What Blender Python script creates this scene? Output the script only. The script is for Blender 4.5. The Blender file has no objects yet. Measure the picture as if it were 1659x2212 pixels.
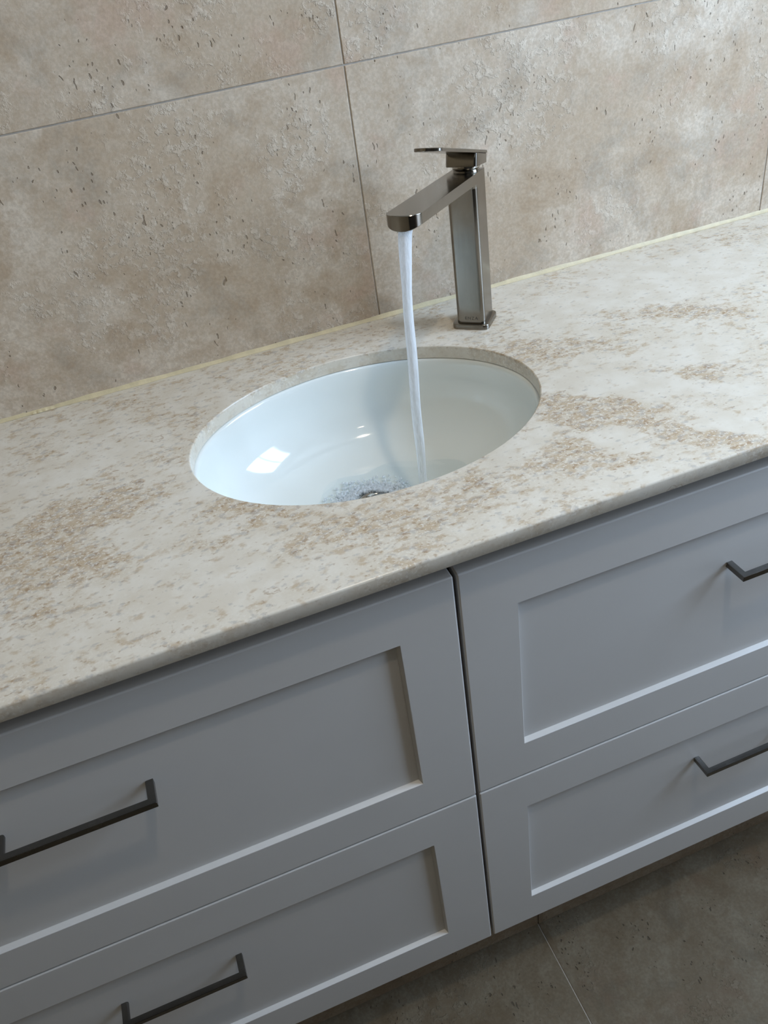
import bpy, bmesh, math, random
from mathutils import Vector, Matrix

# ------------------------------------------------------------------ camera, light, exposure
S = bpy.context.scene
COL = S.collection
S.view_settings.view_transform = 'Standard'
S.view_settings.look = 'None'
S.view_settings.gamma = 1.0
S.view_settings.use_curve_mapping = False
S.view_settings.exposure = 0.0
S.cycles.transparent_max_bounces = 48

F_PX = 1791.573
cam_d = bpy.data.cameras.new('camera')
cam_d.sensor_fit = 'VERTICAL'
cam_d.sensor_height = 24.0
cam_d.lens = F_PX / 2212.0 * 24.0
cam_d.clip_start = 0.02
cam = bpy.data.objects.new('camera', cam_d)
COL.objects.link(cam)
_R = ((0.9307447149991294, -0.3417021762065483, -0.13020713604441703),
      (-0.3041201939509411, -0.5256311349347902, -0.7944953225906364),
      (0.20303985601950733, 0.7790709420603916, -0.5931469329809511))
_x, _yd, _f = Vector(_R[0]), Vector(_R[1]), Vector(_R[2])
_m = Matrix.Identity(4)
for i in range(3):
    _m[i][0] = _x[i]
    _m[i][1] = -_yd[i]
    _m[i][2] = -_f[i]
    _m[i][3] = (-0.29692956, -0.99518225, 0.44784348)[i]
cam.matrix_world = _m
S.camera = cam

world = bpy.data.worlds.new('outdoor_sky')
S.world = world
world.use_nodes = True
world.node_tree.nodes['Background'].inputs[0].default_value = (0.75, 0.86, 1.0, 1)
world.node_tree.nodes['Background'].inputs[1].default_value = 1.0

# room extents: counter top is z = 0, back wall y = 0
XL, XR, YF, ZF, ZC = -1.45, 1.12, -2.05, -0.849, 1.55
WIN = (-1.18, -0.36, 0.20, 1.25)
LOW = (-1.30, -0.50, -0.60, 0.12)         # low opening added below it for the tap highlights: y0, y1, z0, z1           # window opening on the right wall: y0, y1, z0, z1


def area(name, loc, rot, sx, sy, power, color, spread=math.pi):
    d = bpy.data.lights.new(name, 'AREA')
    d.shape = 'RECTANGLE'
    d.size, d.size_y = sx, sy
    d.energy = power
    d.color = color
    d.spread = spread
    o = bpy.data.objects.new(name, d)
    o.location = loc
    o.rotation_euler = rot
    COL.objects.link(o)
    return o


# daylight coming in through the window opening of the right wall
area('window_daylight', (XR + 0.06, (WIN[0] + WIN[1]) / 2, (WIN[2] + WIN[3]) / 2), (0, math.radians(90), 0),
     WIN[3] - WIN[2], WIN[1] - WIN[0], 42.0, (0.55, 0.74, 1.0))
# weaker light added low on the right for the tap's edge highlights
area('tap_highlight_light', (XR + 0.06, (LOW[0] + LOW[1]) / 2, (LOW[2] + LOW[3]) / 2), (0, math.radians(90), 0),
     LOW[3] - LOW[2], LOW[1] - LOW[0], 3.2, (0.66, 0.79, 1.0))


def downlight_lamp(loc, power):
    d = bpy.data.lights.new('downlight_glow', 'AREA')
    d.shape = 'DISK'
    d.size = 0.085
    d.energy = power
    d.color = (1.0, 0.85, 0.66)
    o = bpy.data.objects.new('downlight_glow', d)
    o.location = loc
    COL.objects.link(o)
    return o


DOWNLIGHTS = [(0.05, -0.93, 5.0), (0.02, -1.78, 0.8)]
for _p in DOWNLIGHTS:
    downlight_lamp((_p[0], _p[1], ZC - 0.012), _p[2])


# ------------------------------------------------------------------ material helpers
class NT:
    def __init__(self, name):
        self.m = bpy.data.materials.new(name)
        self.m.use_nodes = True
        self.t = self.m.node_tree
        self.p = self.t.nodes['Principled BSDF']
        self.out = self.t.nodes['Material Output']

    def n(self, typ, ins=None, **kw):
        x = self.t.nodes.new(typ)
        for k, v in kw.items():
            setattr(x, k, v)
        for k, v in (ins or {}).items():
            s = x.inputs[k]
            if hasattr(v, 'is_output') or isinstance(v, bpy.types.NodeSocket):
                self.t.links.new(v, s)
            else:
                s.default_value = v
        return x

    def link(self, a, b):
        self.t.links.new(a, b)

    def math(self, op, a, b=0.0, c=0.0, clamp=False):
        x = self.n('ShaderNodeMath', {0: a, 1: b, 2: c}, operation=op, use_clamp=clamp)
        return x.outputs[0]

    def vmath(self, op, a, b=(0, 0, 0)):
        x = self.n('ShaderNodeVectorMath', {0: a, 1: b}, operation=op)
        return x.outputs[0]

    def noise(self, vec, scale, detail=4, rough=0.55, dist=0.0, col=False):
        x = self.n('ShaderNodeTexNoise', {'Vector': vec, 'Scale': scale, 'Detail': detail, 'Roughness': rough,
                                          'Distortion': dist})
        return x.outputs[1 if col else 0]

    def ramp(self, fac, a, b, lo=0.0, hi=1.0):
        x = self.n('ShaderNodeMapRange', {0: fac, 1: a, 2: b, 3: lo, 4: hi}, interpolation_type='SMOOTHSTEP')
        return x.outputs[0]

    def mix(self, fac, a, b, blend='MIX'):
        x = self.n('ShaderNodeMix', data_type='RGBA', blend_type=blend)
        for s, v in ((x.inputs[0], fac), (x.inputs[6], a), (x.inputs[7], b)):
            if isinstance(v, bpy.types.NodeSocket):
                self.t.links.new(v, s)
            else:
                s.default_value = v if isinstance(v, float) else (*v, 1)
        return x.outputs[2]

    def bump(self, h, dist, strength=1.0, normal=None):
        x = self.n('ShaderNodeBump', {'Height': h, 'Distance': dist, 'Strength': strength})
        if normal is not None:
            self.link(normal, x.inputs['Normal'])
        return x.outputs[0]

    def obj(self):
        return self.n('ShaderNodeTexCoord').outputs['Object']

    def set(self, **kw):
        for k, v in kw.items():
            s = self.p.inputs[k.replace('_', ' ')]
            if isinstance(v, bpy.types.NodeSocket):
                self.link(v, s)
            else:
                s.default_value = v


def srgb(r, g, b):
    return tuple(((c / 255) / 12.92 if c / 255 <= 0.04045 else ((c / 255 + 0.055) / 1.055) ** 2.4) for c in (r, g, b))


def tile_material(name, tint, axis, z_joint, dark=1.0):
    """pitted travertine-look porcelain; a separate cut of the pattern for every tile"""
    a = NT(name)
    co = a.obj()
    sep = a.n('ShaderNodeSeparateXYZ', {0: co})
    u = sep.outputs[0]
    v = sep.outputs[2] if axis == 'wall' else sep.outputs[1]
    iu = a.math('FLOOR', a.math('DIVIDE', u, 0.6))
    iv = a.math('FLOOR', a.math('DIVIDE', a.math('SUBTRACT', v, z_joint), 0.6))
    off = a.n('ShaderNodeCombineXYZ', {0: a.math('MULTIPLY', iu, 3.71), 1: a.math('MULTIPLY', iv, 5.37),
                                       2: a.math('ADD', iu, a.math('MULTIPLY', iv, 2.3))}).outputs[0]
    p = a.vmath('ADD', co, off)
    big = a.noise(p, 5.5, 5, 0.6, 0.6)
    mid = a.noise(a.vmath('ADD', p, (4.1, 7.7, 1.3)), 16, 6, 0.62, 0.4)
    mid2 = a.noise(a.vmath('ADD', p, (14.1, 2.7, 9.3)), 11, 5, 0.6, 0.8)
    fine = a.noise(p, 95, 5, 0.7)
    fine2 = a.noise(a.vmath('ADD', p, (2, 5, 8)), 260, 3, 0.6)
    base, light, warm, grey, pink = [tuple(c * dark * t for c, t in zip(srgb(*k), tint)) for k in
                                     ((192, 180, 164), (214, 207, 196), (172, 154, 132), (166, 160, 150), (193, 168, 152))]
    c = a.mix(a.ramp(big, 0.38, 0.62), base, light)
    c = a.mix(a.ramp(mid, 0.48, 0.68, 0, 0.62), c, warm)
    c = a.mix(a.ramp(mid2, 0.50, 0.70, 0, 0.60), c, grey)
    pk = a.noise(a.vmath('ADD', p, (31.1, 12.7, 3.3)), 14, 4, 0.6)
    c = a.mix(a.ramp(pk, 0.54, 0.70, 0, 0.50), c, pink)
    # chalky raised crust
    cm = a.math('MULTIPLY', a.ramp(a.noise(a.vmath('ADD', p, (8, 1, 3)), 9, 4, 0.6), 0.47, 0.60),
                a.ramp(fine, 0.50, 0.60))
    c = a.mix(a.math('MULTIPLY', cm, 0.28), c, tuple(x * dark * t for x, t in zip(srgb(226, 220, 210), tint)))
    # fine grain
    c = a.mix(a.ramp(fine2, 0.35, 0.65, 0.0, 0.22), c, tuple(x * 0.5 for x in warm))
    c = a.mix(a.math('MULTIPLY', a.ramp(fine, 0.55, 0.40), 0.34), c, warm)
    # pits: slanted, clustered
    rot = a.n('ShaderNodeMapping', {'Vector': a.vmath('ADD', p, (0, 0, 0)), 'Rotation': (0, math.radians(-18 if axis == 'wall' else 0), 0),
                                    'Scale': (1.0, 1.0, 0.45) if axis == 'wall' else (1.0, 0.5, 1.0)}).outputs[0]
    rot = a.vmath('ADD', rot, a.vmath('SCALE', a.noise(p, 60, 2, 0.5, col=True)))
    rot.node.inputs[1].links[0].from_node.inputs['Scale'].default_value = 0.012
    pits = None
    for sc, lo, th, sh in ((110, 0.22, 0.50, 0), (230, 0.30, 0.46, 5.3), (52, 0.14, 0.58, 9.1)):
        vo = a.n('ShaderNodeTexVoronoi', {'Vector': a.vmath('ADD', rot, (sh, sh, sh)), 'Scale': sc, 'Randomness': 1.0})
        cl = a.ramp(a.noise(a.vmath('ADD', p, (sh + 3, 2, sh)), 13, 3, 0.6), th, th + 0.12)
        rnd = a.n('ShaderNodeSeparateColor', {0: vo.outputs['Color']}).outputs[0]
        rad = a.math('MULTIPLY', a.math('MULTIPLY', cl, lo), a.ramp(rnd, 0.45, 0.95))
        k = a.ramp(a.math('SUBTRACT', rad, vo.outputs['Distance']), -0.01, 0.07)
        pits = k if pits is None else a.math('MAXIMUM', pits, k)
    c = a.mix(a.math('MULTIPLY', pits, 0.6), c, tuple(x * dark for x in srgb(104, 88, 70)))
    h = a.math('ADD', a.math('MULTIPLY', fine, 0.30), a.math('MULTIPLY', cm, 0.55))
    h = a.math('ADD', h, a.math('MULTIPLY', mid, 0.5))
    h = a.math('ADD', h, a.math('MULTIPLY', fine2, 0.08))
    h = a.math('SUBTRACT', h, a.math('MULTIPLY', pits, 1.1))
    a.set(Base_Color=c, Roughness=0.62, Normal=a.bump(h, 0.0011, 0.85), Specular_IOR_Level=0.25)
    return a.m


def plain(name, col, rough=0.5, metal=0.0, spec=0.5, mottled=0.04, scale=30, bump=0.0):
    a = NT(name)
    co = a.obj()
    nz = a.noise(co, scale, 4)
    c = a.mix(a.ramp(nz, 0.3, 0.7), tuple(x * (1 - mottled) for x in col), tuple(min(1, x * (1 + mottled)) for x in col))
    a.set(Base_Color=c, Roughness=rough, Metallic=metal, Specular_IOR_Level=spec)
    if bump:
        a.set(Normal=a.bump(a.noise(co, scale * 6, 3), bump, 0.6))
    return a.m


# places on the worktop (x, y) taken from the photograph: (cx, cy, rx, ry, turn, strength); + clear white quartz, - tan veining
PATCH = [(0.150, -0.318, 0.075, 0.030, -38, 1.0), (0.212, -0.366, 0.030, 0.016, -30, .9), (0.094, -0.412, 0.022, 0.026, 0, 1.0),
         (0.187, -0.425, 0.050, 0.017, -45, 1.0), (0.250, -0.396, 0.030, 0.016, -30, .8), (0.33, -0.12, 0.16, 0.06, 0, .85),
         (-0.43, -0.17, 0.10, 0.018, 8, .8), (-0.30, -0.345, 0.05, 0.016, 6, .6), (0.02, -0.37, .03, .02, 20, .35),
         (0.26, -0.30, 0.06, 0.03, -20, .5), (-0.33, -0.42, .12, .05, 0, .35),
         (0.087, -0.356, 0.040, 0.026, -45, -1.0), (0.080, -0.306, 0.028, 0.012, -30, -.9), (0.135, -0.378, .07, .022, -45, -1.0),
         (0.285, -0.190, 0.10, 0.018, -35, -.8), (0.180, -0.462, 0.060, 0.016, -45, -.9), (0.05, -0.43, .05, .03, -20, -.8),
         (-0.44, -0.27, 0.12, 0.035, 10, -1.0), (-0.25, -0.33, .10, .035, 25, -.8), (-0.42, -0.33, .05, .03, 0, -.6),
         (0.12, -0.20, .08, .03, -25, -.45), (-0.13, -0.42, .12, .03, 0, -.5), (0.235, -0.355, .02, .025, -40, -.7)]


def quartz_material():
    a = NT('speckled_cream_quartz')
    co = a.obj()
    warp = a.noise(co, 14, 3, 0.6, col=True)
    w = a.n('ShaderNodeVectorMath', {0: a.vmath('SUBTRACT', warp, (0.5, 0.5, 0.5)), 'Scale': 0.055}, operation='SCALE').outputs[0]
    warp2 = a.noise(co, 70, 3, 0.6, col=True)
    w2 = a.n('ShaderNodeVectorMath', {0: a.vmath('SUBTRACT', warp2, (0.5, 0.5, 0.5)), 'Scale': 0.018}, operation='SCALE').outputs[0]
    pw = a.vmath('ADD', a.vmath('ADD', co, w), w2)
    field = a.math('MULTIPLY', a.math('SUBTRACT', a.noise(co, 9, 4, 0.6, 0.5), 0.5), 2.2)
    field = a.math('ADD', field, a.math('MULTIPLY', a.math('SUBTRACT', a.noise(a.vmath('ADD', co, (5, 3, 1)), 28, 4, 0.65, 0.3), 0.5), 2.0))
    for cx, cy, rx, ry, ang, st in PATCH:
        mp = a.n('ShaderNodeMapping', {'Vector': pw, 'Location': (cx, cy, 0), 'Rotation': (0, 0, math.radians(ang)),
                                       'Scale': (rx * 1.25, ry * 1.25, 1.0)}, vector_type='TEXTURE').outputs[0]
        s3 = a.n('ShaderNodeSeparateXYZ', {0: mp})
        r2 = a.math('ADD', a.math('MULTIPLY', s3.outputs[0], s3.outputs[0]), a.math('MULTIPLY', s3.outputs[1], s3.outputs[1]))
        field = a.math('MULTIPLY_ADD', a.ramp(r2, 1.0, 0.35), st * 1.0, field)
    dens = a.ramp(field, 0.75, -1.0)                    # 0 clear white ... 1 busy tan
    stretch = a.n('ShaderNodeMapping', {'Vector': co, 'Scale': (0.70, 1.0, 1.0), 'Rotation': (0, 0, math.radians(6))}).outputs[0]
    f1 = a.noise(stretch, 105, 3, 0.5, 0.0)
    f2 = a.noise(a.vmath('ADD', stretch, (3, 9, 4)), 230, 3, 0.5, 0.0)
    f3 = a.noise(a.vmath('ADD', stretch, (7, 1, 2)), 140, 3, 0.5, 0.0)
    white = srgb(226, 219, 206)
    cream = srgb(212, 201, 183)
    tan = srgb(176, 146, 106)
    brown = srgb(142, 106, 66)
    grey = srgb(160, 157, 156)
    c = a.mix(a.ramp(a.noise(co, 30, 4), 0.35, 0.65, 0, 0.6), white, cream)
    c = a.mix(a.math('MULTIPLY', dens, 0.42), c, srgb(200, 184, 158))
    edge = a.ramp(a.n('ShaderNodeSeparateXYZ', {0: co}).outputs[2], -0.0045, -0.0005, 0.35, 1.0)
    th1 = a.math('MULTIPLY_ADD', dens, -0.22, 0.66)
    m1 = a.ramp(a.math('SUBTRACT', f1, th1), -0.07, 0.13)
    c = a.mix(a.math('MULTIPLY', m1, a.math('MULTIPLY', edge, 0.52)), c, tan)
    th3 = a.math('MULTIPLY_ADD', dens, -0.12, 0.625)
    m3 = a.ramp(a.math('SUBTRACT', f3, th3), -0.03, 0.12)
    c = a.mix(a.math('MULTIPLY', m3, a.math('MULTIPLY', edge, 0.42)), c, grey)
    th2 = a.math('MULTIPLY_ADD', dens, -0.12, 0.66)
    m2 = a.ramp(a.math('SUBTRACT', f2, th2), -0.02, 0.10)
    c = a.mix(a.math('MULTIPLY', m2, a.math('MULTIPLY', edge, 0.45)), c, brown)
    # small light grains in the busy zones
    m4 = a.math('MULTIPLY', a.ramp(a.noise(a.vmath('ADD', co, (1, 2, 3)), 330, 3, 0.6), 0.54, 0.62), a.math('MULTIPLY', dens, 0.6))
    c = a.mix(m4, c, srgb(235, 230, 220))
    # rare darker rings of pigment
    vo = a.n('ShaderNodeTexVoronoi', {'Vector': a.vmath('ADD', stretch, w2), 'Scale': 46.0})
    rr = a.n('ShaderNodeSeparateColor', {0: vo.outputs['Color']}).outputs[1]
    ring = a.math('MULTIPLY', a.ramp(a.math('ABSOLUTE', a.math('SUBTRACT', vo.outputs['Distance'], 0.20)), 0.07, 0.0),
                  a.ramp(rr, 0.86, 0.92))
    ring = a.math('MULTIPLY', ring, a.ramp(a.noise(co, 120, 2), 0.42, 0.58))
    c = a.mix(a.math('MULTIPLY', ring, 0.45), c, brown)
    a.set(Base_Color=c, Roughness=a.ramp(f2, 0.3, 0.7, 0.17, 0.25), Specular_IOR_Level=0.5,
          Normal=a.bump(a.noise(co, 22, 2), 0.0006, 0.25))
    a.set(Coat_Weight=0.0)
    return a.m


def brushed_metal(name, col, rough, direction=(1, 1, 0.03), amt=0.12):
    a = NT(name)
    co = a.obj()
    mp = a.n('ShaderNodeMapping', {'Vector': co, 'Scale': direction}).outputs[0]
    g = a.noise(mp, 500, 3, 0.6)
    blot = a.noise(co, 40, 3, 0.6)
    c = a.mix(a.ramp(blot, 0.3, 0.7), tuple(x * 0.92 for x in col), tuple(x * 1.06 for x in col))
    r = a.math('ADD', a.ramp(g, 0.3, 0.7, rough - 0.02, rough + 0.03), a.ramp(blot, 0.4, 0.7, 0, 0.05))
    a.set(Base_Color=c, Metallic=1.0, Roughness=r, Normal=a.bump(g, 0.00004, amt))
    return a.m


def water_film(name, alpha_floor=0.05, bump=0.0008, scale=120, white=0.0, opacity=None):
    """clear thin water: mirror reflection over see-through, optionally with milky air in it"""
    a = NT(name)
    co = a.obj()
    nrm = a.bump(a.noise(co, scale, 3, 0.6, 0.5), bump, 1.0)
    gl = a.n('ShaderNodeBsdfGlossy', {'Color': (1, 1, 1, 1), 'Roughness': 0.03, 'Normal': nrm}).outputs[0]
    tr = a.n('ShaderNodeBsdfTransparent', {'Color': (0.97, 0.98, 0.985, 1)}).outputs[0]
    fr = a.n('ShaderNodeFresnel', {'IOR': 1.33}).outputs[0]
    front = a.math('SUBTRACT', 1.0, a.n('ShaderNodeNewGeometry').outputs['Backfacing'])
    body = a.n('ShaderNodeMixShader', {0: a.math('MULTIPLY', a.math('MAXIMUM', fr, alpha_floor), front), 1: tr, 2: gl}).outputs[0]
    if opacity is not None or white:
        df = a.n('ShaderNodeBsdfDiffuse', {'Color': (0.93, 0.95, 0.97, 1), 'Normal': nrm}).outputs[0]
        tl = a.n('ShaderNodeBsdfTranslucent', {'Color': (0.93, 0.95, 0.97, 1), 'Normal': nrm}).outputs[0]
        milk = a.n('ShaderNodeMixShader', {0: 0.5, 1: df, 2: tl}).outputs[0]
        body = a.n('ShaderNodeMixShader', {0: opacity(a, co) if opacity else white, 1: body, 2: milk}).outputs[0]
    a.link(body, a.out.inputs['Surface'])
    return a.m


WALL_Z = 0.3014
M = {}
M['wall_tile'] = tile_material('travertine_wall_tile', (1.06, 0.985, 0.90), 'wall', WALL_Z)
M['floor_tile'] = tile_material('travertine_floor_tile', (1.06, 0.95, 0.74), 'floor', -0.95, 0.27)
M['grout'] = plain('grout', srgb(176, 168, 157), 0.9, mottled=0.1, scale=200)
M['quartz'] = quartz_material()
M['paint'] = plain('satin_white_paint', srgb(203, 201, 198), 0.36, spec=0.45, mottled=0.012, scale=9)
M['carcass'] = plain('dark_cabinet_board', srgb(92, 88, 82), 0.6)
M['ceramic'] = plain('glazed_white_ceramic', srgb(232, 236, 232), 0.07, spec=0.6, mottled=0.005, scale=8)
M['nickel'] = brushed_metal('brushed_gunmetal_nickel', (0.26, 0.24, 0.21), 0.17, amt=0.0)
M['nickel_x'] = brushed_metal('brushed_nickel_handle', (0.17, 0.162, 0.15), 0.22, (0.03, 1, 1), 0.0)
M['chrome'] = brushed_metal('polished_nickel', (0.46, 0.44, 0.40), 0.06, (1, 1, 1), 0.0)
M['engrave'] = plain('engraved_metal', (0.14, 0.13, 0.118), 0.5, metal=1.0)
M['sealant'] = plain('cream_sealant', srgb(210, 194, 156), 0.42, mottled=0.08, scale=60, bump=0.0004)
M['plaster'] = plain('painted_plaster', srgb(196, 186, 170), 0.9, mottled=0.03)
M['dark_wall'] = plain('dark_brown_wall', srgb(66, 60, 52), 0.8, mottled=0.05)
M['tan_wall'] = plain('tan_wall', srgb(172, 150, 118), 0.8, mottled=0.05)
M['ceiling'] = plain('white_ceiling_paint', srgb(228, 224, 214), 0.9, mottled=0.02)
M['frame'] = plain('white_window_frame', srgb(232, 232, 230), 0.4)
M['dark'] = plain('dark_drain_interior', (0.01, 0.01, 0.01), 0.4)
M['plinth'] = tile_material('travertine_plinth_tile', (1.0, 0.88, 0.72), 'wall', 9.0, 0.5)


# ------------------------------------------------------------------ object helpers
def obj(name, bm, mat, parent=None, smooth=True, angle=32, bevel=0.0, seg=2, wn=False):
    bmesh.ops.recalc_face_normals(bm, faces=bm.faces)
    me = bpy.data.meshes.new(name)
    bm.to_mesh(me)
    bm.free()
    for mt in (mat if isinstance(mat, (list, tuple)) else [mat]):
        me.materials.append(mt)
    if smooth:
        me.shade_smooth()
        me.set_sharp_from_angle(angle=math.radians(angle))
    o = bpy.data.objects.new(name, me)
    COL.objects.link(o)
    if parent is not None:
        o.parent = parent
    if bevel:
        b = o.modifiers.new('edge_rounding', 'BEVEL')
        b.width = bevel
        b.segments = seg
        b.limit_method = 'ANGLE'
        b.angle_limit = math.radians(35)
    if wn:
        w_ = o.modifiers.new('weighted_normals', 'WEIGHTED_NORMAL')
        w_.keep_sharp = True
        w_.weight = 100
    return o


def tag(o, label, cat, group=None, kind=None):
    o['label'] = label
    if cat:
        o['category'] = cat
    if group:
        o['group'] = group
    if kind:
        o['kind'] = kind
    return o


def empty(name, loc=(0, 0, 0), rz=0.0):
    o = bpy.data.objects.new(name, None)
    o.empty_display_size = 0.05
    o.location = loc
    o.rotation_euler = (0, 0, rz)
    COL.objects.link(o)
    return o


def box(bm, a, b, mat_index=0):
    v = [bm.verts.new((x, y, z)) for x in (a[0], b[0]) for y in (a[1], b[1]) for z in (a[2], b[2])]
    fs = []
    for q in ((0, 1, 3, 2), (4, 6, 7, 5), (0, 4, 5, 1), (2, 3, 7, 6), (0, 2, 6, 4), (1, 5, 7, 3)):
        fs.append(bm.faces.new([v[i] for i in q]))
    for f in fs:
        f.material_index = mat_index
    return fs


def bevel_edges(bm, edges, w, seg=3):
    bmesh.ops.bevel(bm, geom=list(edges), offset=w, segments=seg, profile=0.5, affect='EDGES', clamp_overlap=True)


def structure(o, label):
    o['kind'] = 'structure'
    o['label'] = label
    return o


def loft(bm, rings, close_start=False, close_end=False, wrap=True):
    vs = [[bm.verts.new(p) for p in r] for r in rings]
    n = len(vs[0])
    for i in range(len(vs) - 1):
        for j in range(n if wrap else n - 1):
            k = (j + 1) % n
            bm.faces.new((vs[i][j], vs[i][k], vs[i + 1][k], vs[i + 1][j]))
    if close_start:
        bm.faces.new(vs[0])
    if close_end:
        bm.faces.new(list(reversed(vs[-1])))
    return vs


# ------------------------------------------------------------------ room shell
def tiled_wall(name, label):
    """grout bed with separate 600 mm porcelain tiles standing 1.2 mm proud of it, in one mesh"""
    bm = bmesh.new()
    box(bm, (XL, 0.0012, ZF), (XR, 0.10, ZC), 1)
    g = 0.0009
    xs = [-1.8 + 0.6 * i for i in range(7)]
    zs = [WALL_Z - 1.2, WALL_Z - 0.6, WALL_Z, WALL_Z + 0.6, WALL_Z + 1.2, WALL_Z + 1.8]
    for x in xs:
        for z in zs:
            a = (max(x + g, XL + .001), max(z + g, ZF + .001))
            b = (min(x + 0.6 - g, XR - .001), min(z + 0.6 - g, ZC - .001))
            if b[0] - a[0] < 0.01 or b[1] - a[1] < 0.01:
                continue
            c = 0.0006
            o = [(a[0], a[1]), (b[0], a[1]), (b[0], b[1]), (a[0], b[1])]
            i_ = [(a[0] + c, a[1] + c), (b[0] - c, a[1] + c), (b[0] - c, b[1] - c), (a[0] + c, b[1] - c)]
            lo = [bm.verts.new((p[0], 0.0030, p[1])) for p in o]
            md = [bm.verts.new((p[0], 0.0005, p[1])) for p in o]
            hi = [bm.verts.new((p[0], 0.0, p[1])) for p in i_]
            for r0, r1 in ((lo, md), (md, hi)):
                for k in range(4):
                    bm.faces.new((r0[k], r0[(k + 1) % 4], r1[(k + 1) % 4], r1[k]))
            bm.faces.new(hi)
    o = obj(name, bm, [M['wall_tile'], M['grout']], smooth=False)
    return structure(o, label)


tiled_wall('wall_back', 'beige travertine-look tiled wall behind the worktop')

bm = bmesh.new()
box(bm, (XL, YF, ZF - 0.10), (XR, 0.10, ZF - 0.0012), 1)
g = 0.0011
for ix in range(-3, 4):
    for iy in range(-4, 2):
        x0, y0 = -0.0085 + 0.6 * ix, -0.95 + 0.6 * iy
        a = (max(x0 + g, XL), max(y0 + g, YF))
        b = (min(x0 + 0.6 - g, XR), min(y0 + 0.6 - g, 0.0))
        if b[0] - a[0] > 0.01 and b[1] - a[1] > 0.01:
            box(bm, (a[0], a[1], ZF - 0.003), (b[0], b[1], ZF))
structure(obj('floor', bm, [M['floor_tile'], M['grout']], smooth=False), 'dark stone-look tiled bathroom floor in front of the vanity')

bm = bmesh.new()
box(bm, (XL, YF, ZC), (XR, 0.10, ZC + 0.08))
structure(obj('ceiling', bm, M['ceiling'], smooth=False), 'plain white ceiling')
bm = bmesh.new()
box(bm, (XL - 0.10, YF, ZF), (XL, 0.10, ZC))
structure(obj('wall_left', bm, M['tan_wall'], smooth=False), 'plain side wall on the left')
bm = bmesh.new()
box(bm, (XL - 0.10, YF - 0.10, ZF), (XR + 0.10, YF, ZC))
structure(obj('wall_front', bm, M['dark_wall'], smooth=False), 'plain wall behind the viewer')
bm = bmesh.new()
y0, y1, z0, z1 = WIN
l0, l1, lz0, lz1 = LOW
box(bm, (XR, YF, z1), (XR + 0.10, 0.10, ZC))
box(bm, (XR, YF, z0), (XR + 0.10, y0, z1))
box(bm, (XR, y1, z0), (XR + 0.10, 0.10, z1))
box(bm, (XR, YF, lz1), (XR + 0.10, 0.10, z0))
box(bm, (XR, YF, lz0), (XR + 0.10, l0, lz1))
box(bm, (XR, l1, lz0), (XR + 0.10, 0.10, lz1))
box(bm, (XR, YF, ZF), (XR + 0.10, 0.10, lz0))
structure(obj('wall_right', bm, M['plaster'], smooth=False), 'side wall on the right with the window')
bm = bmesh.new()
t = 0.035
box(bm, (XR + 0.01, y0, z0), (XR + 0.05, y1, z0 + t))
box(bm, (XR + 0.01, y0, z1 - t), (XR + 0.05, y1, z1))
box(bm, (XR + 0.01, y0, z0 + t), (XR + 0.05, y0 + t, z1 - t))
box(bm, (XR + 0.01, y1 - t, z0 + t), (XR + 0.05, y1, z1 - t))
box(bm, (XR + 0.01, (y0 + y1) / 2 - t / 2, z0 + t), (XR + 0.05, (y0 + y1) / 2 + t / 2, z1 - t))
structure(obj('window_1', bm, M['frame'], smooth=False), 'white framed window in the right wall')
bm = bmesh.new()  # frame round the added low opening that lights the tap's edges
t = 0.03
box(bm, (XR + 0.01, l0, lz0), (XR + 0.05, l1, lz0 + t))
box(bm, (XR + 0.01, l0, lz1 - t), (XR + 0.05, l1, lz1))
box(bm, (XR + 0.01, l0, lz0 + t), (XR + 0.05, l0 + t, lz1 - t))
box(bm, (XR + 0.01, l1 - t, lz0 + t), (XR + 0.05, l1, lz1 - t))
structure(obj('added_low_pane', bm, M['frame'], smooth=False), 'white framed low opening, added to give the tap its highlights')

# ------------------------------------------------------------------ vanity
D = 0.4888            # worktop front edge
FY = 0.4738           # drawer front face, 15 mm behind the worktop edge
KS = (0.99518 - FY) / (0.99518 - 0.4996)


def GX(x):
    return -0.29693 + KS * (x + 0.29693)


def GZ(z):
    return 0.44784 + KS * (z - 0.44784)


T = 0.0158            # worktop thickness
XS1, XS2 = GX(-0.1177), GX(-0.1142)
BX, BY, BA, BB = -0.0997, -0.2326, 0.1945, 0.1487     # bowl opening: centre and half axes


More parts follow.
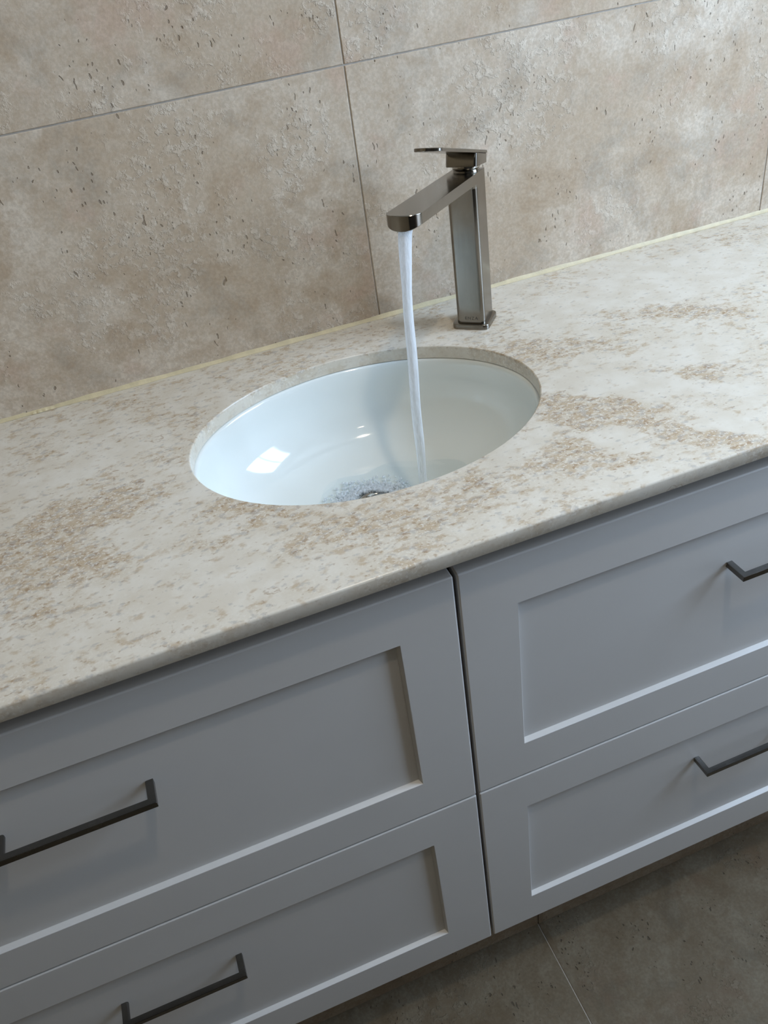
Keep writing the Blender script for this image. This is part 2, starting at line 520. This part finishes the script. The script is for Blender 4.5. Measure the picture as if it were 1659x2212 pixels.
def drawer_front(name, x0, x1, zt, zb, rt, rb, frame, parent):
    """shaker front, 20 mm thick, with a 6 mm deep recessed centre panel"""
    bm = bmesh.new()
    yf, yb, yp = -FY, -FY + 0.020, -FY + 0.0062
    s = 0.0022

    def rect(xa, xb, za, zb_, y):
        return [bm.verts.new((xa, y, za)), bm.verts.new((xb, y, za)), bm.verts.new((xb, y, zb_)), bm.verts.new((xa, y, zb_))]
    fo = rect(x0, x1, zb, zt, yf)
    bo = rect(x0, x1, zb, zt, yb)
    fi = rect(x0 + frame, x1 - frame, rb, rt, yf)
    pi_ = rect(x0 + frame + s, x1 - frame - s, rb + s, rt - s, yp)
    for k in range(4):
        j = (k + 1) % 4
        bm.faces.new((fo[k], fo[j], fi[j], fi[k]))
        bm.faces.new((fi[k], fi[j], pi_[j], pi_[k]))
        bm.faces.new((bo[k], bo[j], fo[j], fo[k]))
    bm.faces.new(pi_)
    bm.faces.new(bo)
    bm.normal_update()
    outer, inner = [], []
    fos, fis = set(fo), set(fi)
    for e in bm.edges:
        if all(v in fos for v in e.verts) or ((e.verts[0] in fos) != (e.verts[1] in fos) and (e.verts[0] in set(bo) or e.verts[1] in set(bo))):
            outer.append(e)
        if all(v in fis for v in e.verts):
            inner.append(e)
    bevel_edges(bm, outer, 0.0019, 4)
    inner = [e for e in bm.edges if e.is_valid and all(abs(v.co.y - yf) < 1e-6 for v in e.verts)
             and all(x0 + frame - 1e-5 < v.co.x < x1 - frame + 1e-5 and rb - 1e-5 < v.co.z < rt + 1e-5 for v in e.verts)
             and any(abs(f.normal.y) < 0.7 for f in e.link_faces)]
    bevel_edges(bm, inner, 0.0006, 2)
    return obj(name, bm, M['paint'], parent, angle=60, wn=True)


def handle(x0, x1, zt, parent):
    """square-section bow handle with mitred corners"""
    w, h = 0.0076, 0.0065
    yd, yf = -FY + 0.0062, -FY - 0.0212
    outer = [(x0, yd), (x0, yf), (x1, yf), (x1, yd)]
    inner = [(x1 - w, yd), (x1 - w, yf + w), (x0 + w, yf + w), (x0 + w, yd)]
    bm = bmesh.new()
    top_o = [bm.verts.new((x, y, zt)) for x, y in outer]
    top_i = [bm.verts.new((x, y, zt)) for x, y in reversed(inner)]
    bot_o = [bm.verts.new((x, y, zt - h)) for x, y in outer]
    bot_i = [bm.verts.new((x, y, zt - h)) for x, y in reversed(inner)]
    for k in range(3):
        bm.faces.new((top_o[k], top_o[k + 1], top_i[k + 1], top_i[k]))
        bm.faces.new((bot_o[k], bot_i[k], bot_i[k + 1], bot_o[k + 1]))
        bm.faces.new((top_o[k], bot_o[k], bot_o[k + 1], top_o[k + 1]))
        bm.faces.new((top_i[k], top_i[k + 1], bot_i[k + 1], bot_i[k]))
    bm.faces.new((top_o[0], top_i[0], bot_i[0], bot_o[0]))
    bm.faces.new((top_o[3], bot_o[3], bot_i[3], top_i[3]))
    ii = set(top_i) | set(bot_i)
    ins = [e for e in bm.edges if all(v in ii for v in e.verts) and abs(e.verts[0].co.z - e.verts[1].co.z) < 1e-6
           and len(e.link_faces) == 2]
    bevel_edges(bm, ins, 0.0018, 3)
    oth = [e for e in bm.edges if len(e.link_faces) == 2 and e.calc_face_angle(0) > 1.2]
    bevel_edges(bm, oth, 0.00035, 1)
    return obj('handle', bm, M['nickel_x'], parent, angle=35)


def cabinet(name, x0, x1, label, handles):
    root = empty(name, ((x0 + x1) / 2, -0.25, GZ(-0.6332)))
    ox, oy, oz = root.location
    bm = bmesh.new()
    zb = GZ(-0.6332) + 0.001
    ya, yb = -FY + 0.0215, -0.004
    c0, c1 = x0 - 0.0006, x1 + 0.0006
    left_seam, right_seam = abs(x0 - XS2) < 1e-6, abs(x1 - XS1) < 1e-6
    tl = -0.165 if left_seam else -T - 0.0025          # sides cut down where the bowl hangs
    tr = -0.165 if right_seam else -T - 0.0025
    for a, b in (((c0, ya, zb), (c0 + 0.016, yb, tl)), ((c1 - 0.016, ya, zb), (c1, yb, tr)),
                 ((c0, ya, -0.165), (c0 + 0.016, ya + 0.05, -T - 0.0025)), ((c1 - 0.016, ya, -0.165), (c1, ya + 0.05, -T - 0.0025)),
                 ((c0 + .016, ya, zb), (c1 - .016, yb, zb + 0.016)), ((c0 + .016, yb - 0.01, zb + .016), (c1 - .016, yb, -T - .0025)),
                 ((c0 + .016, ya, -0.376), (c1 - .016, ya + 0.02, -0.356)), ((c0 + .016, ya, -0.06), (c1 - .016, ya + 0.016, -T - .0025))):
        box(bm, a, b)
    cs = obj('carcass', bm, M['carcass'], root, smooth=False)
    up = drawer_front('drawer', x0, x1, GZ(-0.0173), GZ(-0.3265), GZ(-0.0742), GZ(-0.2741), 0.0584, root)
    lo = drawer_front('drawer', x0, x1, GZ(-0.3286), GZ(-0.6332), GZ(-0.3864), GZ(-0.5799), 0.0584, root)
    for o in (cs, up, lo):
        o.location = (-ox, -oy, -oz)
    hu = handle(GX(handles[0][0]), GX(handles[0][1]), GZ(handles[0][2]), up)
    hl = handle(GX(handles[1][0]), GX(handles[1][1]), GZ(handles[1][2]), lo)
    return tag(root, label, 'cabinet', 'white vanity drawer units under the worktop')


cabinet('vanity_cabinet', -0.845, XS1, 'white shaker vanity unit on the left, two drawers with long bow handles',
        ((-0.5387, -0.4064, -0.1289), (-0.5344, -0.4032, -0.4433)))
cabinet('vanity_cabinet', XS2, 0.636, 'white shaker vanity unit on the right, brighter, above the floor tiles',
        ((0.1736, 0.3059, -0.1270), (0.1692, 0.3015, -0.4394)))

# tiled plinth, set back under the cabinets
bm = bmesh.new()
KY = -0.413
KT = GZ(-0.6332) - 0.001
for a, b in ((-0.845, -0.0097), (-0.0073, 0.636)):
    box(bm, (a, KY, ZF + 0.0012), (b, KY + 0.012, KT))
box(bm, (-0.844, KY + 0.002, ZF + 0.0012), (0.635, -0.01, KT), 1)
structure(obj('trim_2', bm, [M['plinth'], M['grout']], smooth=False), 'brown tiled plinth set back under the white drawers')

# worktop with oval cut-out
def outer_pt(ang, sh):
    c, s = math.cos(ang), math.sin(ang)
    x0, x1, y0, y1 = WX0, WX1, -D, -0.0010
    tt = []
    if c > 1e-9:
        tt.append((x1 - BX) / c)
    if c < -1e-9:
        tt.append((x0 - BX) / c)
    if s > 1e-9:
        tt.append((y1 - BY) / s)
    if s < -1e-9:
        tt.append((y0 - BY) / s)
    k = min(tt)
    x, y = BX + k * c, BY + k * s
    return min(max(x, x0 + sh), x1 - sh), min(max(y, y0 + sh), y1)


WX0, WX1 = -0.86, 0.66
angs = [2 * math.pi * i / 192 for i in range(192)]
for cx_, cy_ in ((WX0, -D), (WX1, -D), (WX0, -0.001), (WX1, -0.001)):
    angs.append(math.atan2(cy_ - BY, cx_ - BX) % (2 * math.pi))
angs = sorted(set(round(a, 7) for a in angs))


def ell(ang, grow):
    c, s = math.cos(ang), math.sin(ang)
    k = 1 / math.sqrt((c / (BA + grow)) ** 2 + (s / (BB + grow)) ** 2)
    return BX + k * c, BY + k * s


bm = bmesh.new()
rings = []
R3 = 0.0026
for k in range(6):                                     # bottom rear ... outer edge with an eased arris
    th = math.pi / 2 * k / 5
    rings.append([(*outer_pt(a, R3 * (1 - math.cos(th))), -R3 + R3 * math.sin(th)) for a in angs])
rings.insert(0, [(*outer_pt(a, 0.0), -T + 0.0006) for a in angs])
rings.insert(0, [(*outer_pt(a, 0.0006), -T) for a in angs])
R2 = 0.0018
for k in range(5):
    th = math.pi / 2 * k / 4
    rings.append([(*ell(a, R2 * (1 - math.sin(th))), -R2 + R2 * math.cos(th)) for a in angs])
rings.append([(*ell(a, 0.0), -T) for a in angs])
rings.append(rings[0])
vs = [[bm.verts.new(p) for p in r] for r in rings[:-1]]
vs.append(vs[0])
n = len(angs)
for i in range(len(vs) - 1):
    for j in range(n):
        k = (j + 1) % n
        bm.faces.new((vs[i][j], vs[i][k], vs[i + 1][k], vs[i + 1][j]))
tag(obj('countertop', bm, M['quartz'], angle=50), 'cream and white speckled stone worktop with an oval cut-out', 'countertop')

# sealant bead where worktop meets tiles
rnd = random.Random(5)
bm = bmesh.new()
rings = []
N = 700
for i in range(N + 1):
    x = WX0 + (WX1 - WX0) * i / N
    r = 0.0037 + 0.0003 * math.sin(x * 31) + 0.0003 * math.sin(x * 97 + 1)
    lift = 0.0
    if -0.462 < x < -0.425:
        lift = 0.0010 * math.sin((x + 0.462) / 0.037 * math.pi) * (1 + 0.7 * math.sin(x * 900))
        r *= 0.8
    pts = [(x, -0.00005, 0.0002), (x, -r * 1.0 - lift, 0.0002 + max(0, lift * .3)), (x, -r * 0.62 - lift, r * 0.42 + lift), (x, -r * 0.34, r * 0.78 + lift * .5),
           (x, -0.00005, r * 1.25)]
    rings.append(pts)
loft(bm, rings, True, True)
o = structure(obj('trim_1', bm, M['sealant'], angle=80), 'cream sealant bead along the joint of worktop and tiled wall')

# ------------------------------------------------------------------ bowl
def bowl_profile():
    pr = [(1.13, -0.0166), (1.004, -0.0166), (0.992, -0.0174), (0.984, -0.0196), (0.980, -0.024), (0.972, -0.034)]
    z0, z1, s0 = -0.034, -0.121, 0.972
    for k in range(1, 22):
        a = k / 21 * math.pi / 2
        s = s0 * (math.cos(a) ** 0.52)
        z = z0 + (z1 - z0) * (math.sin(a) ** 0.92)
        if s < 0.13:
            break
        pr.append((s, z))
    return pr


def bowl_point(s, z, th, off=0.0):
    """point of the bowl surface; turns from oval at the rim to a circle at the outlet"""
    blend = min(1.0, max(0.0, (0.55 - s) / 0.45)) if s < 0.55 else 0.0
    ra, rb = BA * s, BB * s
    rc = 0.172 * s
    a = ra * (1 - blend) + rc * blend - off
    b = rb * (1 - blend) + rc * blend - off
    return BX + a * math.cos(th), BY + b * math.sin(th), z


PROF = bowl_profile()
NB = 128
ths = [2 * math.pi * i / NB for i in range(NB)]


def bowl_z(s):
    for (s0, z0), (s1, z1) in zip(PROF[2:], PROF[3:]):
        if s1 <= s <= s0:
            return z0 + (z1 - z0) * (s0 - s) / (s0 - s1)
    return PROF[-1][1]


DR = 0.0225
basin = empty('undermount_basin', (BX, BY, -0.13))
tag(basin, 'white oval ceramic basin set under the worktop with water in it', 'basin')
bm = bmesh.new()
rings = [[bowl_point(s, z, t_) for t_ in ths] for s, z in PROF]
rings.append([(BX + DR * math.cos(t_), BY + DR * math.sin(t_), -0.1215) for t_ in ths])
rings.append([(BX + DR * math.cos(t_), BY + DR * math.sin(t_), -0.134) for t_ in ths])
out = []
for s, z in reversed(PROF[:-1]):
    x = [bowl_point(s, z, t_, -0.008 if s < 1.0 else 0.0) for t_ in ths]
    out.append([(p[0], p[1], p[2] - 0.007) for p in x])
rings += out
vs = loft(bm, rings)
for j in range(NB):
    k = (j + 1) % NB
    bm.faces.new((vs[-1][j], vs[-1][k], vs[0][k], vs[0][j]))
o = obj('bowl', bm, M['ceramic'], basin, angle=60)
o.location = (-BX, -BY, 0.13)
bm = bmesh.new()                                        # outlet flange
fr = []
for r, z in ((0.0215, -0.1212), (0.0240, -0.1186), (0.0275, -0.1178), (0.0300, -0.1188), (0.0306, -0.1204), (0.0215, -0.1225)):
    fr.append([(BX + r * math.cos(t_), BY + r * math.sin(t_), z + 0.0) for t_ in ths[::2]])
vs = loft(bm, fr)
for j in range(len(fr[0])):
    k = (j + 1) % len(fr[0])
    bm.faces.new((vs[-1][j], vs[-1][k], vs[0][k], vs[0][j]))
o = obj('drain_flange', bm, M['chrome'], basin, angle=40)
o.location = (-BX, -BY, 0.13)
bm = bmesh.new()
fr = []
for r, z in ((0.0005, -0.1140), (0.012, -0.1146), (0.0165, -0.1162), (0.0178, -0.1180), (0.0165, -0.1200), (0.006, -0.122), (0.004, -0.132)):
    fr.append([(BX + r * math.cos(t_), BY + r * math.sin(t_), z) for t_ in ths[::2]])
loft(bm, fr, True, True)
o = obj('plug', bm, M['chrome'], basin, angle=40)
o.location = (-BX, -BY, 0.13)
bm = bmesh.new()
fr = []
for r, z in ((0.0215, -0.1222), (0.0215, -0.155), (0.0005, -0.156)):
    fr.append([(BX + r * math.cos(t_), BY + r * math.sin(t_), z) for t_ in ths[::2]])
loft(bm, fr, False, True)
o = obj('waste_pipe', bm, M['dark'], basin, angle=40)
o.location = (-BX, -BY, 0.13)

# ------------------------------------------------------------------ mixer tap
PHI = -2.2901
TX, TY = 0.0983, -0.0868
tap = empty('basin_mixer_tap', (TX, TY, 0.0), PHI)
tag(tap, 'brushed gunmetal tall mixer tap with square column, running water', 'tap')
TW, TD, TH = 0.0362, 0.0372, 0.1825
TAN = 0.094
TL, TB, TT = 0.2059, 0.0045, 0.0103


def er(s, half, r):
    d = max(0.0, abs(s) - (half - r))
    return r - math.sqrt(max(0.0, r * r - d * d))


def stations(half, rs):
    s = set([-half, half, 0.0])
    for r in rs:
        for k in range(1, 9):
            d = r * math.sin(k / 9 * math.pi / 2)
            s.add(half - r + d)
            s.add(-(half - r + d))
        s.add(half - r)
        s.add(-(half - r))
    for k in range(1, 8):
        s.add(-half + 2 * half * k / 8)
    s = sorted(s)
    outp = [s[0]]
    for q in s[1:]:
        if q - outp[-1] > 2e-5:
            outp.append(q)
    return outp


half = TW / 2
bm = bmesh.new()
prof_rings = []
for s in stations(half, (0.0095, 0.0058, 0.0015)):
    b = -TD / 2 + er(s, half, 0.0015)
    f = TD / 2 + 0.0006 * (1 - (s / half) ** 2) - er(s, half, 0.0058)
    tip = TL + TB * (1 - (s / half) ** 2) - er(s, half, 0.0095)
    zt = lambda u: TH + TAN * (u + TD / 2)
    zu = lambda u: zt(u) - 0.0103 - 0.0016 * max(0, (0.206 - u) / 0.19) - 0.0052 * (1 - (s / half) ** 2) * min(1.0, max(0.0, (u - 0.03) / 0.12))
    pts = [(b, 0.0045), (b, TH - 0.0), (tip * .5, zt(tip * .5)), (tip - 0.0006, zt(tip)), (tip, zt(tip) - 0.0006), (tip, zu(tip) + 0.0006),
           (tip - 0.0006, zu(tip)), (tip * .5, zu(tip * .5))]
    rf = 0.0055
    base = f
    zc = zu(base + rf) - rf
    for k in range(0, 7):
        a = math.pi / 2 * k / 6
        pts.append((base + rf - rf * math.sin(a), zc + rf * math.cos(a) if k else zu(base + rf)))
    pts.append((f, 0.0045))
    prof_rings.append([(u, s, z) for u, z in pts])
vs = [[bm.verts.new(p) for p in r] for r in prof_rings]
m = len(vs[0])
for i in range(len(vs) - 1):
    for j in range(m):
        k = (j + 1) % m
        bm.faces.new((vs[i][j], vs[i][k], vs[i + 1][k], vs[i + 1][j]))
bm.faces.new(vs[0])
bm.faces.new(list(reversed(vs[-1])))
obj('body', bm, M['nickel'], tap, angle=35, bevel=0.0005, seg=2, wn=True)


def rounded_rect(u0, u1, s, r, n=8):
    pts = []
    for cx, cy, a0 in ((u1 - r, s - r, 0), (u0 + r, s - r, 90), (u0 + r, -s + r, 180), (u1 - r, -s + r, 270)):
        for k in range(n + 1):
            a = math.radians(a0 + 90 * k / n)
            pts.append((cx + r * math.cos(a), cy + r * math.sin(a)))
    return pts


def slab(pts2, levels):
    """levels: list of (inset, z)"""
    bm = bmesh.new()
    cx = sum(p[0] for p in pts2) / len(pts2)
    cy = sum(p[1] for p in pts2) / len(pts2)
    hx = max(abs(p[0] - cx) for p in pts2)
    hy = max(abs(p[1] - cy) for p in pts2)
    rings = [[(cx + (p[0] - cx) * (1 - i / hx), cy + (p[1] - cy) * (1 - i / hy), z) for p in pts2] for i, z in levels]
    loft(bm, rings, True, True)
    return bm


bp = rounded_rect(-0.0228, 0.0236, 0.0232, 0.0070)
obj('base_plate', slab(bp, [(0, 0.0), (0, 0.0055), (0.0003, 0.0061), (0.0008, 0.0064), (0.0045, 0.0066)]), M['nickel'], tap, angle=40)
# cartridge collar
bm = bmesh.new()
c0 = (-0.0060, 0.0)
rg = []
for r, z in ((0.0150, 0.1815), (0.0150, 0.1850), (0.0162, 0.1862), (0.0166, 0.1885), (0.0160, 0.1915), (0.0142, 0.1925), (0.0142, 0.1955)):
    rg.append([(c0[0] + r * math.cos(t_), r * math.sin(t_), z + 0.0010) for t_ in ths[::2]])
loft(bm, rg, True, True)
obj('cartridge_collar', bm, M['chrome'], tap, angle=40)
# lever: block and blade, tipped up 15.8 degrees
TAU, LZ = 0.2753, 0.2070
lever = empty('lever_handle', (0, 0, LZ))
lever.parent = tap
lever.rotation_euler = (0, -TAU, 0)
bm = bmesh.new()
hw = 0.0183
pts2 = rounded_rect(-0.0344, 0.0094, hw, 0.0036)
rings = []
for q, ins in ((0, 0.0006), (1, 0.0), (2, 0.0), (3, 0.0004)):
    ring = []
    for u, s in pts2:
        kk = (u + 0.0344) / 0.0438
        nb = 0.0130 + (0.0179 - 0.0130) * kk
        z = {0: -0.0034, 1: -0.0038, 2: -nb + 0.0004, 3: -nb}[q]
        ring.append((u * (1 - ins / .03), s * (1 - ins / hw), z))
    rings.append(ring)
loft(bm, rings, True, True)
obj('lever_block', bm, M['nickel'], lever, angle=40)
# blade outline: block width at the back, narrowing to a rounded paddle
bl = []
hb, ht, LE, rr_ = 0.0183, 0.0150, 0.1265, 0.0095
for k in range(9):
    a = math.pi / 2 * k / 8
    bl.append((LE - rr_ + rr_ * math.sin(a) - 0.0020 * (1 - math.cos(a)) * 0, ht - rr_ + rr_ * math.cos(a)))
mid = []
for k in range(1, 8):
    s = (ht - rr_) * (1 - 2 * k / 8)
    mid.append((LE + 0.0028 * (1 - (s / (ht - rr_)) ** 2), s))
right = bl + mid + [(u, -s) for u, s in reversed(bl)]
side = []
for k in range(10):
    q = k / 9
    u = 0.010 + (0.095 - 0.010) * q
    side.append((u, hb + (ht - hb) * (q * q * (3 - 2 * q))))
pts2 = [(-0.0344, -hb + 0.001), (-0.0344, hb - 0.001), (-0.0336, hb)] + side + right + [(u, -s) for u, s in reversed(side)] + [(-0.0336, -hb)]
bm = bmesh.new()
rings = []
for ins, z in ((0.0005, 0.0), (0.0, -0.0005), (0.0, -0.0029), (0.0005, -0.0034)):
    rings.append([(0.046 + (u - 0.046) * (1 - ins / .08), s * (1 - ins / .0183), z + 0.0) for u, s in pts2])
loft(bm, rings, True, True)
obj('lever_blade', bm, M['nickel'], lever, angle=40)
# faint maker's lettering low on the column
cu = bpy.data.curves.new('lettering', 'FONT')
cu.body = 'ENZA'
cu.size = 0.0056
cu.align_x = 'CENTER'
cu.extrude = 0.0002
cu.space_character = 1.25
tob = bpy.data.objects.new('lettering_source', cu)
COL.objects.link(tob)
dg = bpy.context.evaluated_depsgraph_get()
me = bpy.data.meshes.new_from_object(tob.evaluated_get(dg))
COL.objects.unlink(tob)
bpy.data.objects.remove(tob)
me.materials.clear()
me.materials.append(M['engrave'])
lt = bpy.data.objects.new('engraved_lettering', me)
COL.objects.link(lt)
lt.parent = tap
lt['label'] = 'faint engraved letters'
# local frame: text x -> +s (towards the right seen from the front), text y -> up
lt.matrix_local = Matrix(((0, 0, 1, TD / 2 + 0.00050), (1, 0, 0, 0.0015), (0, 1, 0, 0.0115), (0, 0, 0, 1)))


# ------------------------------------------------------------------ water
def tw(u, s):
    c, sn = math.cos(PHI), math.sin(PHI)
    return TX + u * c - s * sn, TY + u * sn + s * c


Z_OUT = 0.1872
rs_ = random.Random(3)


def stream_opacity(a, co):
    z = a.n('ShaderNodeSeparateXYZ', {0: co}).outputs[2]
    mp = a.n('ShaderNodeMapping', {'Vector': co, 'Scale': (1, 1, 0.04)}).outputs[0]
    st = a.noise(mp, 700, 3, 0.6)
    base = a.ramp(z, -0.10, 0.15, 0.45, 0.93)
    return a.math('ADD', base, a.ramp(st, 0.35, 0.65, -0.10, 0.08), clamp=True)


M['stream'] = water_film('aerated_running_water', 0.06, 0.0004, 260, opacity=stream_opacity)
M['film'] = water_film('clear_shallow_water', 0.02, 0.0009, 85)
M['foam'] = water_film('bubbly_water', 0.16, 0.0001, 300, white=0.5)

bm = bmesh.new()
rings = []
NZ = 90
zend = bowl_z(0.28) + 0.002
for i in range(NZ + 1):
    q = i / NZ
    z = Z_OUT + (zend - Z_OUT) * q
    drop = Z_OUT - z
    u = 0.1965 + 0.0385 * math.sqrt(drop / 0.31) if drop > 0 else 0.1965
    d = 0.0150 - 0.0052 * min(1, drop / 0.055) - 0.0003 * min(1, drop / .2)
    if z < -0.03:
        d -= 0.0022 * (-0.03 - z) / 0.09
    tws = 0.9 * drop * 10
    ring = []
    for j in range(36):
        a = 2 * math.pi * j / 36
        r = d / 2 * (1 + 0.10 * math.cos(2 * a + tws * 1.3) + 0.025 * math.sin(5 * a + drop * 40) + 0.015 * math.sin(9 * a - drop * 25))
        x, y = tw(u + r * math.cos(a), r * math.sin(a))
        ring.append((x + 0.0004 * math.sin(drop * 60), y, z))
    rings.append(ring)
loft(bm, rings, True, True)
IMP = (sum(p[0] for p in rings[-1]) / 36, sum(p[1] for p in rings[-1]) / 36)
tag(obj('water_stream', bm, M['stream'], angle=80), 'white column of water falling from the tap into the basin', 'water')


def bowl_height(x, y):
    """height of the ceramic under a point, by walking the profile"""
    lo, hi = 0.13, 0.97
    th = math.atan2(y - BY, x - BX)

    def inside(s):
        px, py, _ = bowl_point(s, 0, math.atan2((y - BY) / BB, (x - BX) / BA) if s >= .55 else th)
        return math.hypot(px - BX, py - BY) > math.hypot(x - BX, y - BY)
    for _ in range(24):
        m_ = (lo + hi) / 2
        if inside(m_):
            hi = m_
        else:
            lo = m_
    return bowl_z(hi)


# shallow sheet of water spreading from where the jet lands to the outlet
bm = bmesh.new()
NR, NA = 26, 96
cx, cy = BX, BY
grid = []
for i in range(NR + 1):
    row = []
    for j in range(NA):
        a = 2 * math.pi * j / NA
        rmax = 0.088 + 0.016 * math.cos(a - math.radians(-35)) + 0.006 * math.sin(3 * a + 1) + 0.004 * math.sin(7 * a)
        r = 0.0345 + (rmax - 0.0345) * i / NR
        x, y = cx + r * 1.08 * math.cos(a), cy + r * 0.96 * math.sin(a)
        row.append((x, y, bowl_height(x, y)))
    grid.append(row)
top, bot = [], []
for i, row in enumerate(grid):
    q = i / NR
    edge = min(1.0, (1 - q) * 6) * min(1.0, q * 10)
    top.append([(x, y, z + 0.0004 + edge * (0.0011 + 0.0004 * math.sin(x * 310 + y * 120) * math.sin(y * 260 - x * 90)
                 + 0.0003 * math.sin(420 * math.hypot(x - IMP[0], y - IMP[1])))) for x, y, z in row])
    bot.append([(x, y, z + 0.0002) for x, y, z in row])
seq = top + list(reversed(bot))
vs = loft(bm, seq)
for j in range(NA):
    k = (j + 1) % NA
    bm.faces.new((vs[-1][j], vs[-1][k], vs[0][k], vs[0][j]))
tag(obj('water_sheet', bm, M['film'], angle=80), 'clear rippled shallow water in the bottom of the basin', 'water')

# froth round the outlet: uncountable small bubbles, one object
bm = bmesh.new()
rf_ = random.Random(11)


def bubble(x, y, z, r):
    sub = 1 if r < 0.0013 else 2
    bmesh.ops.create_icosphere(bm, subdivisions=sub, radius=r, matrix=Matrix.Translation((x, y, z)))


cnt = 0
while cnt < 2300:
    a = rf_.uniform(0, 2 * math.pi)
    rad = 0.020 + abs(rf_.gauss(0, 0.015))
    if rad > 0.056:
        continue
    x, y = BX - 0.011 + rad * 1.1 * math.cos(a), BY + 0.007 + rad * math.sin(a)
    if math.hypot(x - BX, y - BY) < 0.0195:
        continue
    if math.hypot(x - BX, y - BY) > 0.045 and rf_.random() < 0.4 and math.sin(a) < 0.2:
        continue
    r = rf_.choice((0.0006, 0.0008, 0.0010, 0.0012, 0.0016, 0.0021))
    z = bowl_height(x, y) + 0.0016 + r * 0.3 + max(0, 0.034 - rad) * rf_.uniform(0, 0.30)
    bubble(x, y, z, r)
    cnt += 1
cnt = 0
while cnt < 150:
    a = rf_.uniform(0, 2 * math.pi)
    rad = abs(rf_.gauss(0, 0.016)) + 0.004
    x, y = IMP[0] + 0.004 + rad * math.cos(a) * 1.3, IMP[1] + 0.008 + rad * math.sin(a)
    if rad > 0.045:
        continue
    r = rf_.choice((0.0005, 0.0006, 0.0008, 0.0010))
    bubble(x, y, bowl_height(x, y) + 0.002, r)
    cnt += 1
tag(obj('water_foam', bm, M['foam'], angle=180), 'froth of small bubbles around the outlet of the basin', 'foam', kind='stuff')

# ------------------------------------------------------------------ ceiling downlight fittings (they carry the lamps above)
for i, (x, y, _w) in enumerate(DOWNLIGHTS):
    bm = bmesh.new()
    rg = []
    for r, z in ((0.058, 0.0), (0.059, -0.003), (0.070, -0.004), (0.072, 0.0), (0.072, 0.004), (0.058, 0.004)):
        rg.append([(x + r * math.cos(t_), y + r * math.sin(t_), ZC - 0.004 + z) for t_ in ths[::2]])
    vs = loft(bm, rg)
    for j in range(len(rg[0])):
        k = (j + 1) % len(rg[0])
        bm.faces.new((vs[-1][j], vs[-1][k], vs[0][k], vs[0][j]))
    tag(obj('ceiling_downlight', bm, M['frame'], angle=40),
        ('white round ceiling downlight nearer to the worktop', 'white round ceiling downlight nearer to the dark wall opposite the vanity')[i],
        'light', 'ceiling downlights')
